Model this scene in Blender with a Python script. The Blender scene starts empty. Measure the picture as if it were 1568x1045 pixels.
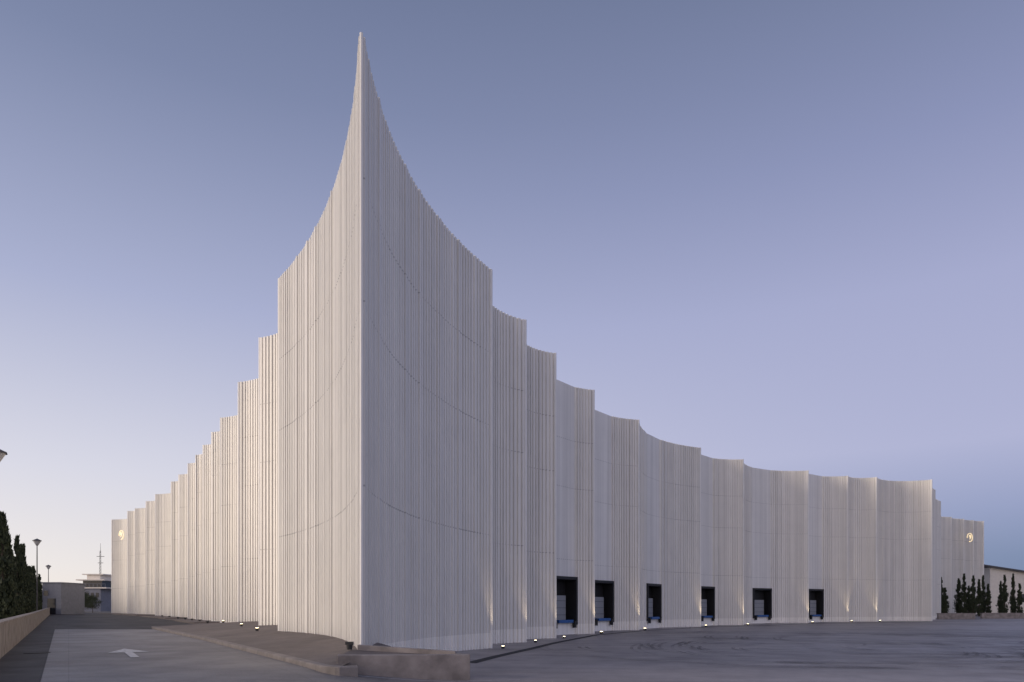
import bpy, bmesh, math, random
from mathutils import Vector, Matrix
random.seed(7)
scene = bpy.context.scene
def lin(c):
    c=c/255.0
    return c/12.92 if c<=0.04045 else ((c+0.055)/1.055)**2.4
def rgb(r,g,b): return (lin(r),lin(g),lin(b),1)

# ---------------------------------------------------------------- helpers
def new_mat(name, base=(0.5,0.5,0.5), rough=0.6, metal=0.0, var=0.15, scale=2.0, bump=0.0, bscale=20, emis=None, estr=0, spec=0.5):
    m=bpy.data.materials.new(name); m.use_nodes=True
    nt=m.node_tree; b=nt.nodes['Principled BSDF']
    b.inputs['Roughness'].default_value=rough; b.inputs['Metallic'].default_value=metal
    b.inputs['Specular IOR Level'].default_value=spec
    tc=nt.nodes.new('ShaderNodeTexCoord')
    n=nt.nodes.new('ShaderNodeTexNoise'); n.inputs['Scale'].default_value=scale; n.inputs['Detail'].default_value=8
    nt.links.new(tc.outputs['Object'],n.inputs['Vector'])
    r=nt.nodes.new('ShaderNodeValToRGB')
    lo=[max(0,c*(1-var)) for c in base]; hi=[min(1,c*(1+var)) for c in base]
    r.color_ramp.elements[0].position=0.3; r.color_ramp.elements[1].position=0.7
    r.color_ramp.elements[0].color=(*lo,1); r.color_ramp.elements[1].color=(*hi,1)
    nt.links.new(n.outputs['Fac'],r.inputs['Fac']); nt.links.new(r.outputs['Color'],b.inputs['Base Color'])
    if bump>0:
        n2=nt.nodes.new('ShaderNodeTexNoise'); n2.inputs['Scale'].default_value=bscale; n2.inputs['Detail'].default_value=6
        nt.links.new(tc.outputs['Object'],n2.inputs['Vector'])
        bp=nt.nodes.new('ShaderNodeBump'); bp.inputs['Strength'].default_value=bump; bp.inputs['Distance'].default_value=0.02
        nt.links.new(n2.outputs['Fac'],bp.inputs['Height']); nt.links.new(bp.outputs['Normal'],b.inputs['Normal'])
    if emis:
        b.inputs['Emission Color'].default_value=(*emis,1); b.inputs['Emission Strength'].default_value=estr
    return m

def mesh_obj(name, verts, faces, mats, parent=None, smooth=False, midx=None):
    me=bpy.data.meshes.new(name); me.from_pydata([tuple(v) for v in verts],[],faces); me.update()
    if not isinstance(mats,(list,tuple)): mats=[mats]
    for m in mats: me.materials.append(m)
    if midx:
        for p,i in zip(me.polygons,midx): p.material_index=i
    if smooth:
        for p in me.polygons: p.use_smooth=True
    o=bpy.data.objects.new(name,me); scene.collection.objects.link(o)
    if parent: o.parent=parent
    return o
def empty(name, loc=(0,0,0), rotz=0):
    e=bpy.data.objects.new(name,None); e.location=loc; e.rotation_euler=(0,0,rotz); scene.collection.objects.link(e); return e

class MB:   # mesh builder
    def __init__(s): s.v=[]; s.f=[]; s.m=[]
    def box(s,cx,cy,cz,sx,sy,sz,mi=0,rot=0,tz=None):
        i=len(s.v); c,sn=math.cos(rot),math.sin(rot)
        for dz in (-.5,.5):
            for dx,dy in ((-.5,-.5),(.5,-.5),(.5,.5),(-.5,.5)):
                x,y=dx*sx,dy*sy
                s.v.append((cx+x*c-y*sn,cy+x*sn+y*c,cz+dz*sz))
        for f in ((0,3,2,1),(4,5,6,7),(0,1,5,4),(1,2,6,5),(2,3,7,6),(3,0,4,7)):
            s.f.append([i+k for k in f]); s.m.append(mi)
    def cyl(s,p0,p1,r0,r1,n=10,mi=0,cap=True):
        p0=Vector(p0);p1=Vector(p1); d=(p1-p0).normalized()
        a=d.orthogonal().normalized(); b=d.cross(a); i=len(s.v)
        for p,r in ((p0,r0),(p1,r1)):
            for k in range(n):
                t=2*math.pi*k/n; s.v.append(tuple(p+a*(r*math.cos(t))+b*(r*math.sin(t))))
        for k in range(n):
            s.f.append([i+k,i+(k+1)%n,i+n+(k+1)%n,i+n+k]); s.m.append(mi)
        if cap:
            s.f.append([i+k for k in range(n)][::-1]); s.m.append(mi)
            s.f.append([i+n+k for k in range(n)]); s.m.append(mi)
    def obj(s,name,mats,parent=None,smooth=False): return mesh_obj(name,s.v,s.f,mats,parent,smooth,s.m)
def bevel(o,w=0.02,seg=2):
    b=o.modifiers.new('bevel','BEVEL'); b.width=w; b.segments=seg; b.limit_method='ANGLE'

def lerp(a,b,t): return a+(b-a)*t
def pw(x,pts):
    if x<=pts[0][0]: return pts[0][1]
    for (a,va),(b,vb) in zip(pts,pts[1:]):
        if x<=b: return lerp(va,vb,(x-a)/(b-a))
    return pts[-1][1]
def G(x,y):
    L=pw(y,[(17,.38),(47,.46),(122,.82)])
    R=pw(y,[(15,.08),(32,0.0),(72,0.0),(85,.2),(126,.68)])
    e=min(max(0,y-19),150)
    xl=-5.6-.5*e; xr=-1.2+.1*e
    t=min(1,max(0,(x-xl)/(xr-xl))); t=t*t*(3-2*t)
    return lerp(L,R,t)

# ---------------------------------------------------------------- ground
def surf_mat(name, base, cool, rough=0.6, big=0.07, joints=0.0, streak=0.0, grain=.18):
    m=bpy.data.materials.new(name); m.use_nodes=True; nt=m.node_tree; b=nt.nodes['Principled BSDF']
    L=nt.links
    tc=nt.nodes.new('ShaderNodeTexCoord')
    def noise(scale,detail=6,rough_=.6,vec=None):
        n=nt.nodes.new('ShaderNodeTexNoise'); n.inputs['Scale'].default_value=scale; n.inputs['Detail'].default_value=detail; n.inputs['Roughness'].default_value=rough_
        L.new(vec or tc.outputs['Object'],n.inputs['Vector']); return n.outputs['Fac']
    def ramp(f,a,b_,p0=.35,p1=.65):
        r=nt.nodes.new('ShaderNodeMapRange'); r.inputs['From Min'].default_value=p0; r.inputs['From Max'].default_value=p1
        r.inputs['To Min'].default_value=a; r.inputs['To Max'].default_value=b_; L.new(f,r.inputs['Value']); return r.outputs['Result']
    def mul(a,b_):
        n=nt.nodes.new('ShaderNodeMath'); n.operation='MULTIPLY'; L.new(a,n.inputs[0]); L.new(b_,n.inputs[1]); return n.outputs[0]
    f=mul(ramp(noise(big,5),.80,1.15), ramp(noise(.9,8,.7),.84,1.13))
    f=mul(f, ramp(noise(28,4,.8),1-grain,1+grain))
    if streak:
        mp=nt.nodes.new('ShaderNodeMapping'); mp.inputs['Rotation'].default_value=(0,0,math.radians(-25)); mp.inputs['Scale'].default_value=(.05,.8,1)
        L.new(tc.outputs['Object'],mp.inputs['Vector'])
        f=mul(f, ramp(noise(1.0,6,.6,mp.outputs['Vector']),1-streak,1+streak))
    if joints:
        br=nt.nodes.new('ShaderNodeTexBrick'); br.offset=0; br.inputs['Scale'].default_value=1; br.inputs['Mortar Size'].default_value=.012
        br.inputs['Brick Width'].default_value=4.5; br.inputs['Row Height'].default_value=4.5
        mp=nt.nodes.new('ShaderNodeMapping'); mp.inputs['Rotation'].default_value=(0,0,math.radians(-33))
        L.new(tc.outputs['Object'],mp.inputs['Vector']); L.new(mp.outputs['Vector'],br.inputs['Vector'])
        f=mul(f, ramp(br.outputs['Fac'],1,1-joints,0,1))
    mx=nt.nodes.new('ShaderNodeMix'); mx.data_type='RGBA'; L.new(ramp(noise(.15,4),0,1),mx.inputs['Factor'])
    mx.inputs['A'].default_value=(*base,1); mx.inputs['B'].default_value=(*cool,1)
    m2=nt.nodes.new('ShaderNodeVectorMath'); m2.operation='SCALE'; L.new(mx.outputs['Result'],m2.inputs[0]); L.new(f,m2.inputs['Scale'])
    L.new(m2.outputs['Vector'],b.inputs['Base Color'])
    L.new(ramp(noise(.5,6),rough-.08,rough+.1),b.inputs['Roughness'])
    bp=nt.nodes.new('ShaderNodeBump'); bp.inputs['Strength'].default_value=.35; bp.inputs['Distance'].default_value=.01
    L.new(noise(45,5,.7),bp.inputs['Height']); L.new(bp.outputs['Normal'],b.inputs['Normal'])
    return m
M_ground=surf_mat('earth_ground',(.17,.15,.13),(.14,.13,.12),.9)
M_court=surf_mat('concrete_forecourt',(.32,.285,.275),(.275,.25,.25),.5,joints=.12,streak=.18)
M_road=surf_mat('worn_road',(.26,.24,.23),(.21,.195,.19),.6,joints=.2)
M_dark=surf_mat('dark_asphalt',(.055,.05,.05),(.045,.042,.042),.75)
M_pave=surf_mat('concrete_paving',(.21,.175,.155),(.165,.14,.13),.85,joints=.25)
M_kerb=new_mat('kerb_concrete',(.25,.22,.20),.8,var=.2,scale=3,bump=.4)
M_conc=new_mat('cast_concrete',(.28,.245,.225),.85,var=.32,scale=2.2,bump=.6,bscale=14)
M_paint=new_mat('road_paint',(.55,.55,.56),.7,var=.3,scale=9)

def axis(vals):
    out=[]
    for a,b,st in vals:
        n=max(1,int(round((b-a)/st)))
        out+= [a+(b-a)*i/n for i in range(n)]
    out.append(vals[-1][1]); return out
xs=axis([(-3500,-500,600),(-500,-150,50),(-150,-30,3),(-30,30,1),(30,150,3),(150,500,50),(500,3500,600)])
ys=axis([(-600,-40,80),(-40,8,4),(8,60,1),(60,160,3),(160,500,40),(500,4500,600)])
V=[(x,y,G(x,y)-.02) for y in ys for x in xs]; nx=len(xs)
F=[[j*nx+i,j*nx+i+1,(j+1)*nx+i+1,(j+1)*nx+i] for j in range(len(ys)-1) for i in range(nx-1)]
mesh_obj('ground',V,F,M_ground,smooth=True)

def sheet(name,left,right,y0,y1,mat,dz,sty=1.0,stx=1.0):
    """sheet bounded by x=left(y) .. right(y)"""
    ny=max(1,int((y1-y0)/sty)); V=[];F=[]
    w=max(right(y0)-left(y0),right(y1)-left(y1)); n=max(1,int(w/stx))
    for j in range(ny+1):
        y=y0+(y1-y0)*j/ny
        for i in range(n+1):
            x=lerp(left(y),right(y),i/n); V.append((x,y,G(x,y)+dz))
    for j in range(ny):
        for i in range(n):
            a=j*(n+1)+i; F.append([a,a+1,a+n+2,a+n+1])
    return mesh_obj(name,V,F,mat,smooth=True)
wallx=lambda y:-15.5-.66*(y-20.7)
# left road (light), beyond it dark asphalt, forecourt on the right
mid=lambda y: -3.0 if y<19 else -3.0-.2*(y-19)
sheet('road',lambda y:wallx(y)+1.4,mid,-30,45.7,M_road,.0)
sheet('asphalt_road',lambda y:wallx(y)+1.4,lambda y:-3.0-.2*(y-19)-2,45.72,135,M_dark,.0)
sheet('gutter_strip',lambda y:wallx(y),lambda y:wallx(y)+1.39,-30,135,M_dark,.0)
sheet('forecourt',mid,lambda y:150,-30,108,M_court,.004)

def ribbon(mb,pts,w,dz,mi=0):
    i=len(mb.v); n=len(pts)
    for k,(x,y) in enumerate(pts):
        a=Vector(pts[max(0,k-1)]); b=Vector(pts[min(n-1,k+1)]); d=(b-a).normalized(); nn=Vector((-d.y,d.x))*w/2
        for s in (1,-1):
            px,py=x+nn.x*s,y+nn.y*s; mb.v.append((px,py,G(px,py)+dz))
    for k in range(n-1):
        mb.f.append([i+2*k+1,i+2*k+3,i+2*k+2,i+2*k]); mb.m.append(mi)
def dens(pts,st=.6):
    out=[]
    for a,b in zip(pts,pts[1:]):
        n=max(1,int(math.dist(a,b)/st)); out+=[(lerp(a[0],b[0],i/n),lerp(a[1],b[1],i/n)) for i in range(n)]
    return out+[pts[-1]]
# drain channel along the docks
mb=MB(); ribbon(mb,dens([(-1.4,23.0),(-.6,26.4),(2.33,36.9),(5.8,47.2),(10.9,56.2),(18.9,65.8),(25,71),(34.5,76.8),(44,80.4),(52,82)]),.42,.012)
mb.obj('drain_channel',[new_mat('drain_dark',(.02,.02,.022),.8)])
# white edge line
mb=MB(); ribbon(mb,dens([(-4.5,16.62),(-4.0,16.52),(-1.2,17.1),(0.2,17.5)],.3),.07,.012); mb.obj('edge_line',[M_paint])
# tyre marks
mt=bpy.data.materials.new('tyre_rubber'); mt.use_nodes=True; nt=mt.node_tree; b=nt.nodes['Principled BSDF']
b.inputs['Base Color'].default_value=(.07,.065,.065,1); b.inputs['Roughness'].default_value=.6
n=nt.nodes.new('ShaderNodeTexNoise'); n.inputs['Scale'].default_value=.35; n.inputs['Detail'].default_value=6
mr=nt.nodes.new('ShaderNodeMapRange'); mr.inputs['From Min'].default_value=.40; mr.inputs['From Max'].default_value=.72; mr.inputs['To Min'].default_value=0.0; mr.inputs['To Max'].default_value=.5
tc=nt.nodes.new('ShaderNodeTexCoord'); nt.links.new(tc.outputs['Object'],n.inputs['Vector']); nt.links.new(n.outputs['Fac'],mr.inputs['Value']); nt.links.new(mr.outputs['Result'],b.inputs['Alpha'])
mb=MB(); kk=0
for k in range(60):
    cx,cy=random.uniform(10,26),random.uniform(28,46); r=random.uniform(6,20); a0=random.uniform(0,6.28); da=random.uniform(1.2,2.6)
    for off in (0,.35,1.9,2.25):
        pts=[(cx+(r+off)*math.cos(a0+da*i/40),cy+(r+off)*math.sin(a0+da*i/40)) for i in range(41)]
        if all(y<52+max(0,(x-10))*.6 and y>10 and x>1 and (x>6 or y<36) for x,y in pts):
            kk+=1; ribbon(mb,pts,.16,.007+.0004*kk)
mb.obj('tire_marks',[mt])
# arrow
def flat(name,pts,z,mat,c,rot):
    cs,sn=math.cos(rot),math.sin(rot); V=[]
    for x,y in pts:
        X=c[0]+x*cs-y*sn; Y=c[1]+x*sn+y*cs; V.append((X,Y,G(X,Y)+z))
    return mesh_obj(name,V,[list(range(len(pts)))],mat)
flat('road_arrow_marking',[(-.12,-2.5),(.12,-2.5),(.12,.2),(.62,.2),(0,2.5),(-.62,.2),(-.12,.2)],.014,M_paint,(-12.9,23.0),math.radians(33))
mb=MB(); mb.cyl((-16.0,23.0,G(-16,23)+.0),(-16.0,23.0,G(-16,23)+.012),.38,.38,24); mb.obj('manhole_cover',[M_dark])

# ---------------------------------------------------------------- sidewalk platform
outer=[(-4.15,16.4,.50),(-4.6,16.75,.50),(-14,31.2,.55),(-24.8,47.0,.60)]
inner=[(-3.6,18.6,.80),(-3.4,19.2,.84),(-9.5,34,.95),(-17.6,48.3,1.0)]
V=[];F=[]
N=24;K=6
def along(pts,t):
    s=t*(len(pts)-1); i=min(int(s),len(pts)-2); return tuple(lerp(a,b,s-i) for a,b in zip(pts[i],pts[i+1]))
for j in range(N+1):
    o=along(outer,j/N); q=along(inner,j/N)
    for i in range(K+1): V.append(tuple(lerp(a,b,i/K) for a,b in zip(o,q)))
for j in range(N):
    for i in range(K):
        a=j*(K+1)+i; F.append([a,a+K+1,a+K+2,a+1])
plat=empty('sidewalk')
o=mesh_obj('paving',V,F,M_pave,plat)
mb=MB()
kp=[(-3.75,16.55,.5)]+[along(outer,j/60) for j in range(61)]+[(-18.2,48.25,.72)]
n=len(kp); base=len(mb.v)
for k,(x,y,z) in enumerate(kp):
    a=Vector(kp[max(0,k-1)][:2]); b=Vector(kp[min(n-1,k+1)][:2]); d=(b-a).normalized(); nn=Vector((-d.y,d.x))
    for off,zz in ((.10,-.3),(.10,z-.02),(.08,z+.012),(-.12,z+.02),(-.12,-.3)):
        mb.v.append((x+nn.x*off,y+nn.y*off,zz))
for k in range(n-1):
    for i in range(4):
        a=base+5*k+i; mb.f.append([a,a+1,a+6,a+5]); mb.m.append(0)
mb.obj('kerb',[M_kerb],plat)
mb=MB() # narrow strip along the far left wall
for a,b in zip([(-20.4,47.9),(-26,57),(-37.6,75.1),(-52,95.6),(-74,122.8)],[(-26,57),(-37.6,75.1),(-52,95.6),(-74,122.8)]):
    L_=math.dist(a,b); r=math.atan2(b[1]-a[1],b[0]-a[0]); cx,cy=(a[0]+b[0])/2,(a[1]+b[1])/2
    mb.box(cx+.7,cy+.4,G(cx,cy)+.0,L_,2.6,.24,0,r)
mb.obj('foundation_strip',[M_pave],plat)

# retaining wall with planter at the tip
rw=empty('retaining_wall')
def wallseg(name,a,b,th,z0,za,zb,mat,parent):
    a=Vector(a);b=Vector(b); d=(b-a).normalized(); nn=Vector((-d.y,d.x))*th
    P=[a,b,b+nn,a+nn]; Z=[za,zb,zb,za]
    V=[(p.x,p.y,z0) for p in P]+[(p.x,p.y,z) for p,z in zip(P,Z)]
    o=mesh_obj(name,V,[(0,3,2,1),(4,5,6,7),(0,1,5,4),(1,2,6,5),(2,3,7,6),(3,0,4,7)],mat,parent); bevel(o,.015); return o
wallseg('front_wall',(-4.33,16.88),(-1.07,17.5),.3,-.3,.75,.72,M_conc,rw)
wallseg('back_wall',(-4.15,18.3),(-1.5,18.1),.18,-.3,.93,.77,M_conc,rw)
mesh_obj('planter_soil',[(-4.4,17.1,.70),(-1.3,17.75,.66),(-1.35,18.2,.66),(-4.3,18.4,.80)],[(0,1,2,3)],M_pave,rw)
wallseg('end_wall',(-1.09,17.81),(-1.4,18.33),.2,-.3,.72,.70,M_conc,rw)

# ---------------------------------------------------------------- the warehouse
C0=(-4.15,18.81)
right=[C0,(-1.0,32.0),(.72,37.6),(2.68,42.5),(5.94,49.7),(10.66,57.6),(18.67,67.7),(24.7,73.0),(34.25,79.0),(40.4,82.2),(44.3,83.0),(52.0,84.6)]
rs=[.08,.21,.24,.23,.22,.13,.24,.21,.24,.23,.22]
far=[(52.0,84.6),(57,92),(64,102),(71.5,115.2),(77.0,119.7),(80.9,122.3),(83.9,124.2),(86.6,125.4)]
fs=[.05,.05,.05,.15,.15,.15,.15]
left=[C0,(-11.2,32.9),(-14.8,40.1),(-19.2,48.0),(-24.3,57.0),(-27.1,61.7),(-30.1,66.6),(-32.8,70.9),(-35.6,75.1),(-39.7,81.4),(-42.9,86.0),(-49.9,95.6),(-54.6,101.9),(-60.3,109.3),(-63.2,112.3),(-72.2,123.2)]
ls=[.054]+[.2]*14
TOP=17.74
def arc(p,q,s,inward_left):
    """point at fraction t, + inward normal. concave towards the interior."""
    p=Vector(p);q=Vector(q); d=q-p; c=d.length; d.normalize()
    nn=Vector((-d.y,d.x)) if inward_left else Vector((d.y,-d.x))
    h=s*c; R=(c*c/4+h*h)/(2*h); ha=math.asin(min(1,c/2/R)); mid_=(p+q)/2
    cen=mid_+nn*(h-R)
    def f(t):
        a=-ha+2*ha*t
        r=nn*math.cos(a)+d*math.sin(a)
        return cen+r*R, r
    return f,2*ha*R
wh=empty('warehouse')
# facade material
m=bpy.data.materials.new('white_corrugated_metal'); m.use_nodes=True; nt=m.node_tree; b=nt.nodes['Principled BSDF']; L=nt.links
uv=nt.nodes.new('ShaderNodeUVMap'); uv.uv_map='sz'
def N_(scale,vec,detail=3,r=.6):
    n=nt.nodes.new('ShaderNodeTexNoise'); n.inputs['Scale'].default_value=scale; n.inputs['Detail'].default_value=detail; n.inputs['Roughness'].default_value=r; L.new(vec,n.inputs['Vector']); return n.outputs['Fac']
def MR(f,a,b_,c,d):
    r=nt.nodes.new('ShaderNodeMapRange'); 
    for k,v in zip(('From Min','From Max','To Min','To Max'),(a,b_,c,d)): r.inputs[k].default_value=v
    L.new(f,r.inputs['Value']); return r.outputs['Result']
def MA(op,a,b_=None):
    n=nt.nodes.new('ShaderNodeMath'); n.operation=op
    for i,x in enumerate((a,b_)):
        if x is None: continue
        if isinstance(x,(int,float)): n.inputs[i].default_value=x
        else: L.new(x,n.inputs[i])
    return n.outputs[0]
mp=nt.nodes.new('ShaderNodeMapping'); mp.inputs['Scale'].default_value=(1,.012,1); L.new(uv.outputs['UV'],mp.inputs['Vector'])
s1=MR(N_(2.6,mp.outputs['Vector'],2),.35,.65,.90,1.05)
s2=MR(N_(.35,mp.outputs['Vector'],2),.35,.65,.95,1.05)
s3=MR(N_(.6,uv.outputs['UV'],5),.3,.7,.97,1.03)
f=MA('MULTIPLY',MA('MULTIPLY',s1,s2),s3)
sep=nt.nodes.new('ShaderNodeSeparateXYZ'); L.new(uv.outputs['UV'],sep.inputs[0])
z=sep.outputs['Y']; sx=sep.outputs['X']
seam=None
for zz in (5.31,10.42,13.82):
    q=MA('LESS_THAN',MA('ABSOLUTE',MA('SUBTRACT',z,zz)),.025)
    seam=q if seam is None else MA('MAXIMUM',seam,q)
dots=MA('GREATER_THAN',MA('SINE',MA('MULTIPLY',sx,2*math.pi/.24)),0.0)
seam=MA('MULTIPLY',seam,dots)
f=MA('MULTIPLY',f,MA('SUBTRACT',1,MA('MULTIPLY',seam,.35)))
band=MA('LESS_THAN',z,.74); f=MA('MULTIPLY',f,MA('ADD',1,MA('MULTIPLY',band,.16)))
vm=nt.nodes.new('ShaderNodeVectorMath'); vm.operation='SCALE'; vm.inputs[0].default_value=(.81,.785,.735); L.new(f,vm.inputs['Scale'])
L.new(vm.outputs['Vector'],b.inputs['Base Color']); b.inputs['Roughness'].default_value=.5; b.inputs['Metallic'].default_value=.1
M_fac=m
M_trim=new_mat('white_trim',(.86,.84,.80),.4,var=.04)
M_roof=new_mat('roof_membrane',(.3,.3,.31),.9)
M_black=new_mat('black_rubber',(.012,.012,.014),.6)
M_panel=new_mat('dock_panel',(.28,.29,.31),.5,var=.06,scale=1)
M_blue=new_mat('blue_leveler',(.02,.10,.32),.5)

segs=[]
for i in range(len(right)-1): segs.append((right[i],right[i+1],rs[i],True,('R',i)))
for i in range(len(far)-1): segs.append((far[i],far[i+1],fs[i],True,('F',i)))
lefts=[(left[i],left[i+1],ls[i],False,('L',i)) for i in range(len(left)-1)]
doors={3:.66,4:.60,5:.45,6:.46,7:.52,8:.43}
DW=2.9; DZ0=.84; DZ1=3.95
doorframes=[]
V=[];F=[];UV=[]; S=0
cols=[]
for (p,q,s,il,key) in segs+lefts:
    f,Ln=arc(p,q,s,il)
    pts=[]; pos=0.0
    dr=None
    if key[0]=='R' and key[1] in doors:
        c=doors[key[1]]*Ln; dr=(c-DW/2,c+DW/2)
        doorframes.append((f(doors[key[1]]),f((dr[0])/Ln)[0],f((dr[1])/Ln)[0]))
    while pos<Ln:
        w=random.choice((.22,.25,.25,.25,.30)); a=random.uniform(.07,.09)
        if random.random()<.07: a=.115
        for fr,h in ((0,0),(.38,0),(.42,a),(.96,a)):
            if pos+fr*w<Ln: pts.append((pos+fr*w,h))
        pos+=w
    pts.append((Ln,0))
    if dr:
        pts=[x for x in pts if not(dr[0]-.06<x[0]<dr[1]+.06)]+[(dr[0],0),(dr[1],0)]; pts.sort()
    prev=None
    for (l,h) in pts:
        P,r=f(l/Ln); P=P-r*h      # ribs stand proud of the concave face
        cur=(P,S+l,l)
        if prev:
            zs=[(-.4,TOP)]
            if dr and prev[2]>=dr[0]-1e-4 and l<=dr[1]+1e-4: zs=[(-.4,DZ0),(DZ1,TOP)]
            for z0,z1 in zs:
                i=len(V)
                V+= [(prev[0].x,prev[0].y,z0),(P.x,P.y,z0),(P.x,P.y,z1),(prev[0].x,prev[0].y,z1)]
                UV+=[(prev[1],z0),(cur[1],z0),(cur[1],z1),(prev[1],z1)]
                F.append([i,i+1,i+2,i+3])
        prev=cur
    S+=Ln+3
fac=mesh_obj('corrugated_facade',V,F,M_fac,wh)
ul=fac.data.uv_layers.new(name='sz')
for li,lp in enumerate(fac.data.loops): ul.data[li].uv=UV[lp.vertex_index]
# back walls + roof
back=[(86.6,125.4),(80,175),(-50,175),(-72.2,123.2)]
mb=MB()
for a,b_ in zip(back,back[1:]):
    i=len(mb.v); mb.v+=[(a[0],a[1],-.4),(b_[0],b_[1],-.4),(b_[0],b_[1],TOP),(a[0],a[1],TOP)]; mb.f.append([i,i+1,i+2,i+3]); mb.m.append(0)
mb.obj('back_walls',[M_trim],wh)
poly=[]
for si,(p,q,s,il,key) in enumerate(segs):
    f,_=arc(p,q,s,il); poly+=[f(t/10)[0]+f(t/10)[1]*.12 for t in range(2 if si==0 else 0,10)]
poly+=[Vector(x) for x in back]
for si,(p,q,s,il,key) in enumerate(reversed(lefts)):
    f,_=arc(p,q,s,il); last=si==len(lefts)-1
    poly+=[f(1-t/10)[0]+f(1-t/10)[1]*.12 for t in range(1,9 if last else 10)]
mesh_obj('roof',[(v.x,v.y,TOP-.9) for v in poly],[list(range(len(poly)))],M_roof,wh)
# corner trims
mb=MB()
for c in right+far[2:]+left[1:]:
    rr=.05 if c==C0 else .09
    mb.cyl((c[0],c[1],-.3),(c[0],c[1],TOP+.01),rr,rr,8)
mb.obj('corner_trims',[M_trim],wh)

# dock doors (children of the warehouse)
for k,((P,r),A,B) in enumerate(doorframes):
    d=(B-A); w=d.length; d.normalize(); rot=math.atan2(d.y,d.x); inn=Vector((-d.y,d.x))
    if inn.dot(r)<0: inn=-inn
    e=empty('dock_door_%d'%(k+1)); e.parent=wh
    c=(A+B)/2; H=DZ1-DZ0; zc=(DZ0+DZ1)/2
    mb=MB()
    def bx(u,dep,z,su,sd,sz,mi):   # u along wall, dep inward
        pos=c+d*u+inn*dep; mb.box(pos.x,pos.y,z,su,sd,sz,mi,rot)
    # recess reveals
    bx(-w/2+.04,.35,zc,.08,.9,H,0); bx(w/2-.04,.35,zc,.08,.9,H,0)
    bx(0,.35,DZ1-.04,w-.17,.9,.08,0); bx(0,.35,DZ0+.04,w-.17,.9,.08,0)
    # proud rubber frame
    bx(-w/2-.03,-.12,zc,.2,.16,H+.3,0); bx(w/2+.03,-.12,zc,.2,.16,H+.3,0); bx(0,-.12,DZ1+.05,w-.16,.16,.2,0)
    # back panel and curtain
    bx(0,.78,zc,w-.17,.03,H-.17,0)
    bx(0,.42,DZ0+1.05,w*.62,.06,1.75,1)
    for t in range(3): bx(0,.38,DZ0+.55+t*.5,w*.62,.015,.02,0)
    bx(0,-.1,DZ0+.10,w*.6,.4,.2,2)     # leveler lip
    bx(-w*.40,-.2,DZ0-.12,.22,.2,.5,0); bx(w*.40,-.2,DZ0-.12,.22,.2,.5,0)  # bumpers
    mb.obj('dock_door_parts_%d'%(k+1),[M_black,M_panel,M_blue],e)

# lit round logo with a nine
M_glow=new_mat('sign_glow',(.9,.8,.6),.5,emis=(1,.74,.38),estr=.9)
def logo(center,rotz,R):
    e=empty('logo_sign',center,rotz)
    mb=MB(); n=40
    for k in range(n):
        a0,a1=2*math.pi*k/n,2*math.pi*(k+1)/n
        if 180<math.degrees(a0)<260: continue
        i=len(mb.v)
        for a in (a0,a1):
            for rr,yy in ((R*.88,0),(R,0),(R,.1),(R*.88,.1)): mb.v.append((rr*math.cos(a),yy,rr*math.sin(a)))
        for q in range(4): mb.f.append([i+q,i+(q+1)%4,i+4+(q+1)%4,i+4+q]); mb.m.append(0)
    mb.obj('ring',[M_glow],e)
    cu=bpy.data.curves.new('nine','FONT'); cu.body='9'; cu.size=R*1.5; cu.extrude=.04; cu.align_x='CENTER'; cu.align_y='CENTER'
    o=bpy.data.objects.new('numeral_nine',cu); scene.collection.objects.link(o); o.parent=e; o.rotation_euler=(math.pi/2,0,0); cu.materials.append(M_glow)
logo((81.6,121.6,14.35),math.radians(25),.78)
logo((-65.3,114.0,14.0),math.radians(-35),.78)

# ---------------------------------------------------------------- uplights
M_lamp=new_mat('lamp_lens',(1,.9,.7),.3,emis=(1,.82,.5),estr=8)
M_fix=new_mat('lamp_housing',(.05,.05,.05),.5,metal=.5)
def uplight(x,y,z,power,lean=(0,0),lit=True,k=1.0):
    e=empty('ground_uplight',(x,y,z)); e.scale=(k,k,k)
    mb=MB(); mb.cyl((0,0,-.05),(0,0,.09),.07,.085,14,0)
    if lit: mb.cyl((0,0,.09),(0,0,.105),.07,.06,14,1)
    else: mb.box(0,0,.12,.2,.12,.08,0)
    mb.obj('fixture',[M_fix,M_lamp],e)
    if power>0:
        l=bpy.data.lights.new('uplight','SPOT'); l.energy=power; l.color=(1,.78,.5); l.spot_size=math.radians(55); l.spot_blend=1; l.shadow_soft_size=.05
        o=bpy.data.objects.new('uplight_beam',l); scene.collection.objects.link(o); o.parent=e; o.location=(0,0,.2)
        o.rotation_euler=Vector((lean[0],lean[1],1)).to_track_quat('-Z','Y').to_euler()
for i in range(1,11):
    x,y=right[i]; d=Vector((right[i+1][0]-right[i-1][0],right[i+1][1]-right[i-1][1])).normalized()
    o=Vector((d.y,-d.x)); px,py=x+o.x*.6,y+o.y*.6
    uplight(px,py,G(px,py)+.03,190 if i<4 else 300,(-o.x*.09,-o.y*.09),k=1.0 if i<4 else 1.5)
for i in range(1,11):
    x,y=left[i]; px,py=x-.9,y-.5
    zz=.86+ (y-33)*.003 if y<49 else G(px,py)+.12
    uplight(px,py,zz,0,lit=(i<4))
uplight(-4.32,18.15,.86,0,lit=False)

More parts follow.
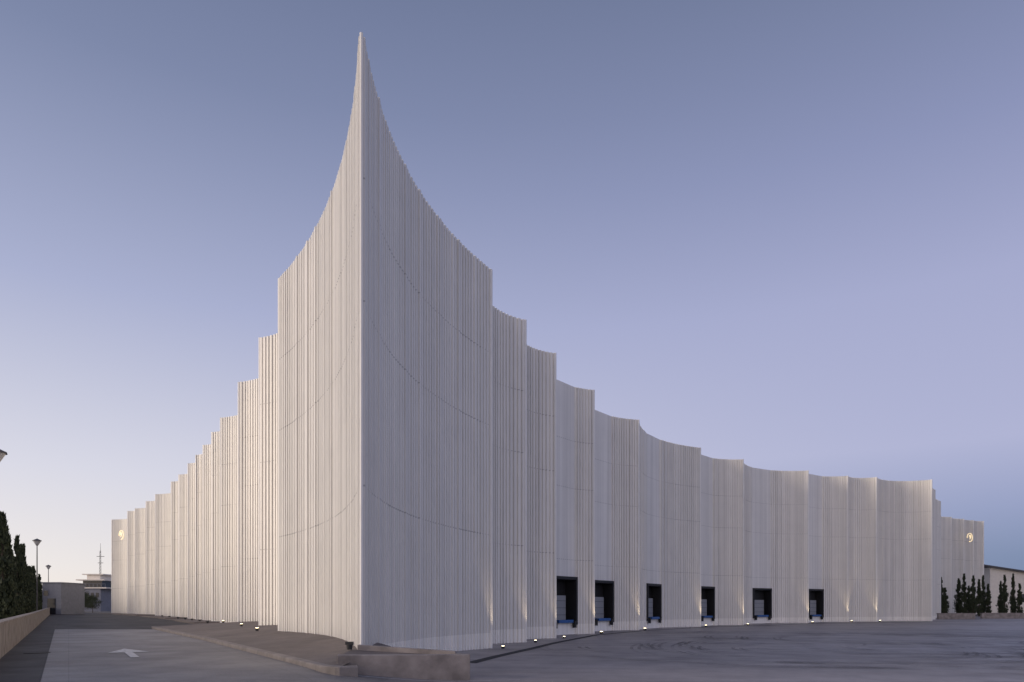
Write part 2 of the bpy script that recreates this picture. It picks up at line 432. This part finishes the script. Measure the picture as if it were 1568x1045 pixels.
# ---------------------------------------------------------------- left boundary wall
bw=empty('boundary_wall')
V=[];F=[]
ysl=[-25+3*i for i in range(54)]
for yy in ysl:
    xw=wallx(yy); g=G(xw,yy)
    h=1.02
    for dx,zz in ((0,-.3),(0,g+h),(.04,g+h),(.04,g+h+.08),(-.34,g+h+.08),(-.34,g+h),(-.3,g+h),(-.3,-.3)): V.append((xw+dx,yy,zz))
for k in range(len(ysl)-1):
    for i in range(7):
        a=8*k+i; F.append([a,a+8,a+9,a+1])
mesh_obj('wall_and_coping',V,F,M_conc,bw)

# ---------------------------------------------------------------- street lamps
M_pole=new_mat('pole_paint',(.08,.08,.09),.5,metal=.3)
M_glass=new_mat('lamp_glass',(.55,.55,.55),.3)
def street_lamp(x,y,h):
    z=G(x,y); e=empty('street_lamp',(x,y,z)); mb=MB()
    mb.cyl((0,0,0),(0,0,.9),.11,.09,12,0); mb.cyl((0,0,.9),(0,0,h-.6),.07,.045,12,0); mb.cyl((0,0,h-.62),(0,0,h-.55),.09,.12,12,0)
    mb.cyl((0,0,h-.55),(0,0,h-.15),.14,.36,16,1); mb.cyl((0,0,h-.15),(0,0,h-.08),.42,.40,16,0); mb.cyl((0,0,h-.08),(0,0,h+.06),.38,.1,16,0)
    mb.cyl((0,0,h+.06),(0,0,h+.14),.04,.02,8,0)
    mb.obj('post_and_lantern',[M_pole,M_glass],e)
street_lamp(-21.2,28.0,8.0); street_lamp(-48.7,70,8.3); street_lamp(-74.7,110,7.9)

# ---------------------------------------------------------------- cypress trees
mf=bpy.data.materials.new('cypress_foliage'); mf.use_nodes=True; nt=mf.node_tree; b=nt.nodes['Principled BSDF']
g=nt.nodes.new('ShaderNodeNewGeometry'); r=nt.nodes.new('ShaderNodeValToRGB')
r.color_ramp.elements[0].color=(.014,.024,.012,1); r.color_ramp.elements[1].color=(.065,.08,.036,1)
nt.links.new(g.outputs['Random Per Island'],r.inputs['Fac']); nt.links.new(r.outputs['Color'],b.inputs['Base Color']); b.inputs['Roughness'].default_value=.8
M_bark=new_mat('bark',(.06,.045,.035),.9,bump=.5)
def tree_mesh(name,H,R,n,seed,kind='cypress'):
    rnd=random.Random(seed); mb=MB()
    mb.cyl((0,0,-.2),(0,0,H*.85),.10,.02,8,1)
    clumps=[]
    for k in range(90 if kind=='cypress' else 46):
        if kind=='cypress':
            t=rnd.random(); prof=R*(1-t)**.62*min(1,t*4+.45)*rnd.uniform(.75,1.15)
            a=rnd.uniform(0,6.28); rr=prof*rnd.uniform(.2,.75); z=H*(.06+.92*t); cs=max(.10,prof*.42)
        else:
            t=rnd.random()**.8; prof=R*math.sin(math.pi*(.15+.8*t))**.6
            a=rnd.uniform(0,6.28); rr=prof*rnd.uniform(.35,1.0); z=H*(.3+.65*t); cs=rnd.uniform(.5,1)*R*.5
        clumps.append((rr*math.cos(a),rr*math.sin(a),z,cs))
        if k%4==0: mb.cyl((0,0,max(.3,z-H*.08)),(rr*.8*math.cos(a),rr*.8*math.sin(a),z),.03,.01,5,1,False)
    for k in range(n):
        c=clumps[rnd.randrange(len(clumps))]
        v=Vector((rnd.gauss(0,1),rnd.gauss(0,1),rnd.gauss(0,1))).normalized()*c[3]*rnd.uniform(.2,1)
        if kind=='cypress': v.z*=2.0
        p=Vector(c[:3])+v; p.z=min(max(p.z,.15),H+rnd.uniform(0,.35))
        s=rnd.uniform(.06,.13); up=Vector((rnd.gauss(0,.25),rnd.gauss(0,.25),1)).normalized() if kind=='cypress' else Vector((rnd.gauss(0,1),rnd.gauss(0,1),rnd.gauss(0,1))).normalized()
        sd=up.cross(Vector((rnd.gauss(0,1),rnd.gauss(0,1),.1))).normalized()
        i=len(mb.v); mb.v+=[tuple(p-sd*s*.5),tuple(p+sd*s*.5),tuple(p+up*s*2.4)]; mb.f.append([i,i+1,i+2]); mb.m.append(0)
    me=bpy.data.meshes.new(name); me.from_pydata(mb.v,[],mb.f); me.materials.append(mf); me.materials.append(M_bark)
    for p,i in zip(me.polygons,mb.m): p.material_index=i
    return me
cyp=[tree_mesh('cypress_a',6,rr,4200,s) for s,rr in ((1,.75),(2,.6),(3,.85),(4,.68),(5,.55))]
bro=[tree_mesh('broadleaf_a',6,2.4,5200,s,'b') for s in (11,12)]
def tree(name,me,x,y,s,sz=None):
    o=bpy.data.objects.new(name,me); scene.collection.objects.link(o); o.location=(x,y,G(x,y)-.05); o.rotation_euler=(0,0,random.uniform(0,6)); o.scale=(s,s,sz or s)
yy=44.5
while yy<128:
    x=wallx(yy)-2.3+random.uniform(-.4,.4); k=random.uniform(.85,1.35)*(1.0 if yy<80 else .92); tree('cypress_tree',random.choice(cyp),x,yy,random.uniform(1.15,1.6),k); yy+=random.uniform(1.9,3.1)
for u,hh,Y in ((1441,5.8,108),(1447,4.2,104),(1468,5.6,110),(1476,6.2,108),(1483,4.6,112),(1490,6.0,107),(1499,5.4,108),(1505,6.2,114),(1513,4.8,110),(1532,5.2,109),(1538,6.0,107),(1551,6.4,112),(1561,4.8,108),(1433,5.6,112)):
    tree('cypress_tree',random.choice(cyp),(u-784)/1045*Y,Y,random.uniform(.85,1.2),hh/5.6)
for x,y,s in ((-97,150,.9),(-101,160,1.0),(-105,165,1.0),(-110,158,.8),(-93,148,.7),(-118,175,1.1),(-86,140,.7)):
    tree('broadleaf_tree',random.choice(bro),x,y,s,s*.85)
# ---------------------------------------------------------------- distant left structures
M_white=new_mat('white_render',(.85,.79,.70),.8,var=.06)
M_grey=new_mat('grey_render',(.22,.23,.27),.8,var=.1)
M_win=new_mat('window_glass',(.03,.035,.045),.15)
gate=empty('gate_building',(-73.5,112,G(-73.5,112)))
mb=MB(); mb.box(0,0,2.5,3.0,6,5.0,0); mb.box(0,0,5.08,3.3,6.3,.16,1); mb.box(0,-3.02,1.3,1.3,.06,2.5,2); mb.box(-.9,-3.02,3.4,.7,.05,.8,2); mb.obj('block',[M_grey,M_grey,M_win],gate)
ct=empty('control_building',(-110,182,.8))
mb=MB(); mb.box(0,0,3.0,5.5,8,6,0); mb.box(0,0,6.15,9,9,.3,1); mb.box(0,0,7.2,5,6,1.8,2); mb.box(0,0,8.25,7.5,8,.3,1); mb.box(0,0,9.0,3.5,5,1.2,1); mb.box(0,0,9.75,5.5,6,.25,1)
for t in range(4): mb.box(-2.0+t*1.3,-4.02,4.3,.8,.06,1.2,2)
for t in range(-4,5): mb.box(t*1.05,-4.45,6.75,.06,.06,.9,0)
mb.box(0,-4.45,7.2,8.6,.06,.06,0); mb.obj('block',[M_grey,M_white,M_win],ct)
an=empty('antenna_mast',(-108.5,180,.8))
mb=MB()
for sx,sy in ((-.3,-.3),(.3,-.3),(0,.35)): mb.cyl((sx,sy,0),(sx*.4,sy*.4,16),.06,.04,6)
for t in range(20):
    z=t*.8; mb.cyl((-.3*(1-t*.03),-.3*(1-t*.03),z),(.3*(1-t*.03),-.3*(1-t*.03),z+.8),.03,.03,4); mb.cyl((.3*(1-t*.03),-.3*(1-t*.03),z),(0,.35*(1-t*.03),z+.8),.03,.03,4)
mb.cyl((0,0,15.5),(0,0,18),.05,.03,6); mb.box(0,0,14.5,2.0,.1,.12); mb.box(0,0,12.8,1.4,.1,.12); mb.obj('lattice',[M_pole],an)
# ---------------------------------------------------------------- right: house + low walls
hs=empty('white_house',(103,136,.68),math.radians(-12))
mb=MB(); mb.box(2.5,.5,2.6,23,11,5.2,0)
i=len(mb.v)
mb.v+=[(-10.6,-5.8,9.3),(15,-5.8,4.6),(15,6.8,4.6),(-10.6,6.8,9.3),(-10.6,-5.8,9.6),(15,-5.8,4.9),(15,6.8,4.9),(-10.6,6.8,9.6)]
for f in ((0,3,2,1),(4,5,6,7),(0,1,5,4),(1,2,6,5),(2,3,7,6),(3,0,4,7)): mb.f.append([i+k for k in f]); mb.m.append(1)
i=len(mb.v); mb.v+=[(-9,-4.99,5.2),(11.6,-4.99,5.2),(-9,-4.99,9.0),(-9,6,5.2),(11.6,6,5.2),(-9,6,9.0)]
for f in ((0,1,2),(3,5,4),(0,2,5,3)): mb.f.append([i+k for k in f]); mb.m.append(0)
mb.box(-3,-5.03,3,1.5,.08,1.6,2); mb.box(2,-5.03,3,1.5,.08,1.6,2); mb.box(7,-5.03,1.6,2.4,.08,3.0,2); mb.box(-7,-5.03,1.3,1.2,.08,2.5,2)
mb.obj('walls_and_roof',[M_white,M_pole,M_win],hs)
lw=empty('low_wall')
mb=MB()
for x0,x1,Y in ((58,63.0,93),(66.0,86,96)):
    cx=(x0+x1)/2; mb.box(cx,Y,.5,x1-x0,.35,1.1,0); mb.box(cx,Y,1.09,x1-x0+.1,.45,.08,0)
o=mb.obj('wall_body',[M_conc],lw)

# ---------------------------------------------------------------- sky, sun, camera
w=bpy.data.worlds.new('World'); scene.world=w; w.use_nodes=True; nt=w.node_tree; bg=nt.nodes['Background']; L=nt.links
tc=nt.nodes.new('ShaderNodeTexCoord'); sp=nt.nodes.new('ShaderNodeSeparateXYZ'); L.new(tc.outputs['Generated'],sp.inputs[0])
def ramp(stops):
    r=nt.nodes.new('ShaderNodeValToRGB'); cr=r.color_ramp
    cr.elements[0].position=stops[0][0]; cr.elements[0].color=rgb(*stops[0][1]); cr.elements[1].position=stops[-1][0]; cr.elements[1].color=rgb(*stops[-1][1])
    for p,c in stops[1:-1]:
        e=cr.elements.new(p); e.color=rgb(*c)
    L.new(sp.outputs['Z'],r.inputs['Fac']); return r.outputs['Color']
cl=ramp([(0,(247,236,225)),(.05,(240,234,231)),(.17,(218,218,230)),(.376,(170,177,208)),(.58,(125,136,168)),(.68,(110,121,153)),(1,(100,110,142))])
cr_=ramp([(0,(114,132,162)),(.06,(126,142,175)),(.12,(150,160,195)),(.2,(175,179,211)),(.376,(165,170,205)),(.516,(139,147,184)),(.68,(109,120,151)),(1,(98,107,138))])
mr=nt.nodes.new('ShaderNodeMapRange'); mr.interpolation_type='SMOOTHSTEP'; mr.inputs['From Min'].default_value=-.72; mr.inputs['From Max'].default_value=.66; L.new(sp.outputs['X'],mr.inputs['Value'])
mx=nt.nodes.new('ShaderNodeMix'); mx.data_type='RGBA'; L.new(mr.outputs['Result'],mx.inputs['Factor']); L.new(cl,mx.inputs['A']); L.new(cr_,mx.inputs['B'])
# unseen sky behind the viewer, boosted and warmed to brighten the walls
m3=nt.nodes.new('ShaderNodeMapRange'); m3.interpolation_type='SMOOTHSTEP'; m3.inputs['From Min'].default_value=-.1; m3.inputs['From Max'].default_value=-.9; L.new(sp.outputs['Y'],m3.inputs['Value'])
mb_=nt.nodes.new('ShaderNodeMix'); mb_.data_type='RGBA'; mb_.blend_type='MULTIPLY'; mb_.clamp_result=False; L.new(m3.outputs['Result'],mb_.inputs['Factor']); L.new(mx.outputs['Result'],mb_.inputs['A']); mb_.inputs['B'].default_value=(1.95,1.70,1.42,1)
sky=nt.nodes.new('ShaderNodeTexSky'); sky.sky_type='NISHITA'; sky.sun_disc=False; sky.sun_elevation=math.radians(2); sky.sun_rotation=math.radians(-104)
sc=nt.nodes.new('ShaderNodeVectorMath'); sc.operation='SCALE'; sc.inputs['Scale'].default_value=.004; L.new(sky.outputs['Color'],sc.inputs[0])
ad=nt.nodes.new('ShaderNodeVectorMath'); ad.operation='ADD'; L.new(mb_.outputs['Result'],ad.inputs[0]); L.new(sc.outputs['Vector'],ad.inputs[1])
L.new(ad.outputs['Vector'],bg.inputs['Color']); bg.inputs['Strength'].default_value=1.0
s=bpy.data.lights.new('sun','SUN'); s.energy=2.2; s.angle=math.radians(28); s.color=(1,.84,.68)
so=bpy.data.objects.new('sun',s); scene.collection.objects.link(so)
so.rotation_euler=Vector((-1,-.25,.17)).to_track_quat('Z','Y').to_euler()
cam=bpy.data.cameras.new('camera'); co=bpy.data.objects.new('camera',cam); scene.collection.objects.link(co); scene.camera=co
co.location=(0,0,1.94); co.rotation_euler=(math.pi/2,0,0); cam.lens=24; cam.sensor_width=36; cam.shift_y=407.5/1568; cam.clip_end=9000; cam.clip_start=.1
scene.view_settings.view_transform='Standard'; scene.view_settings.look='None'; scene.view_settings.exposure=0
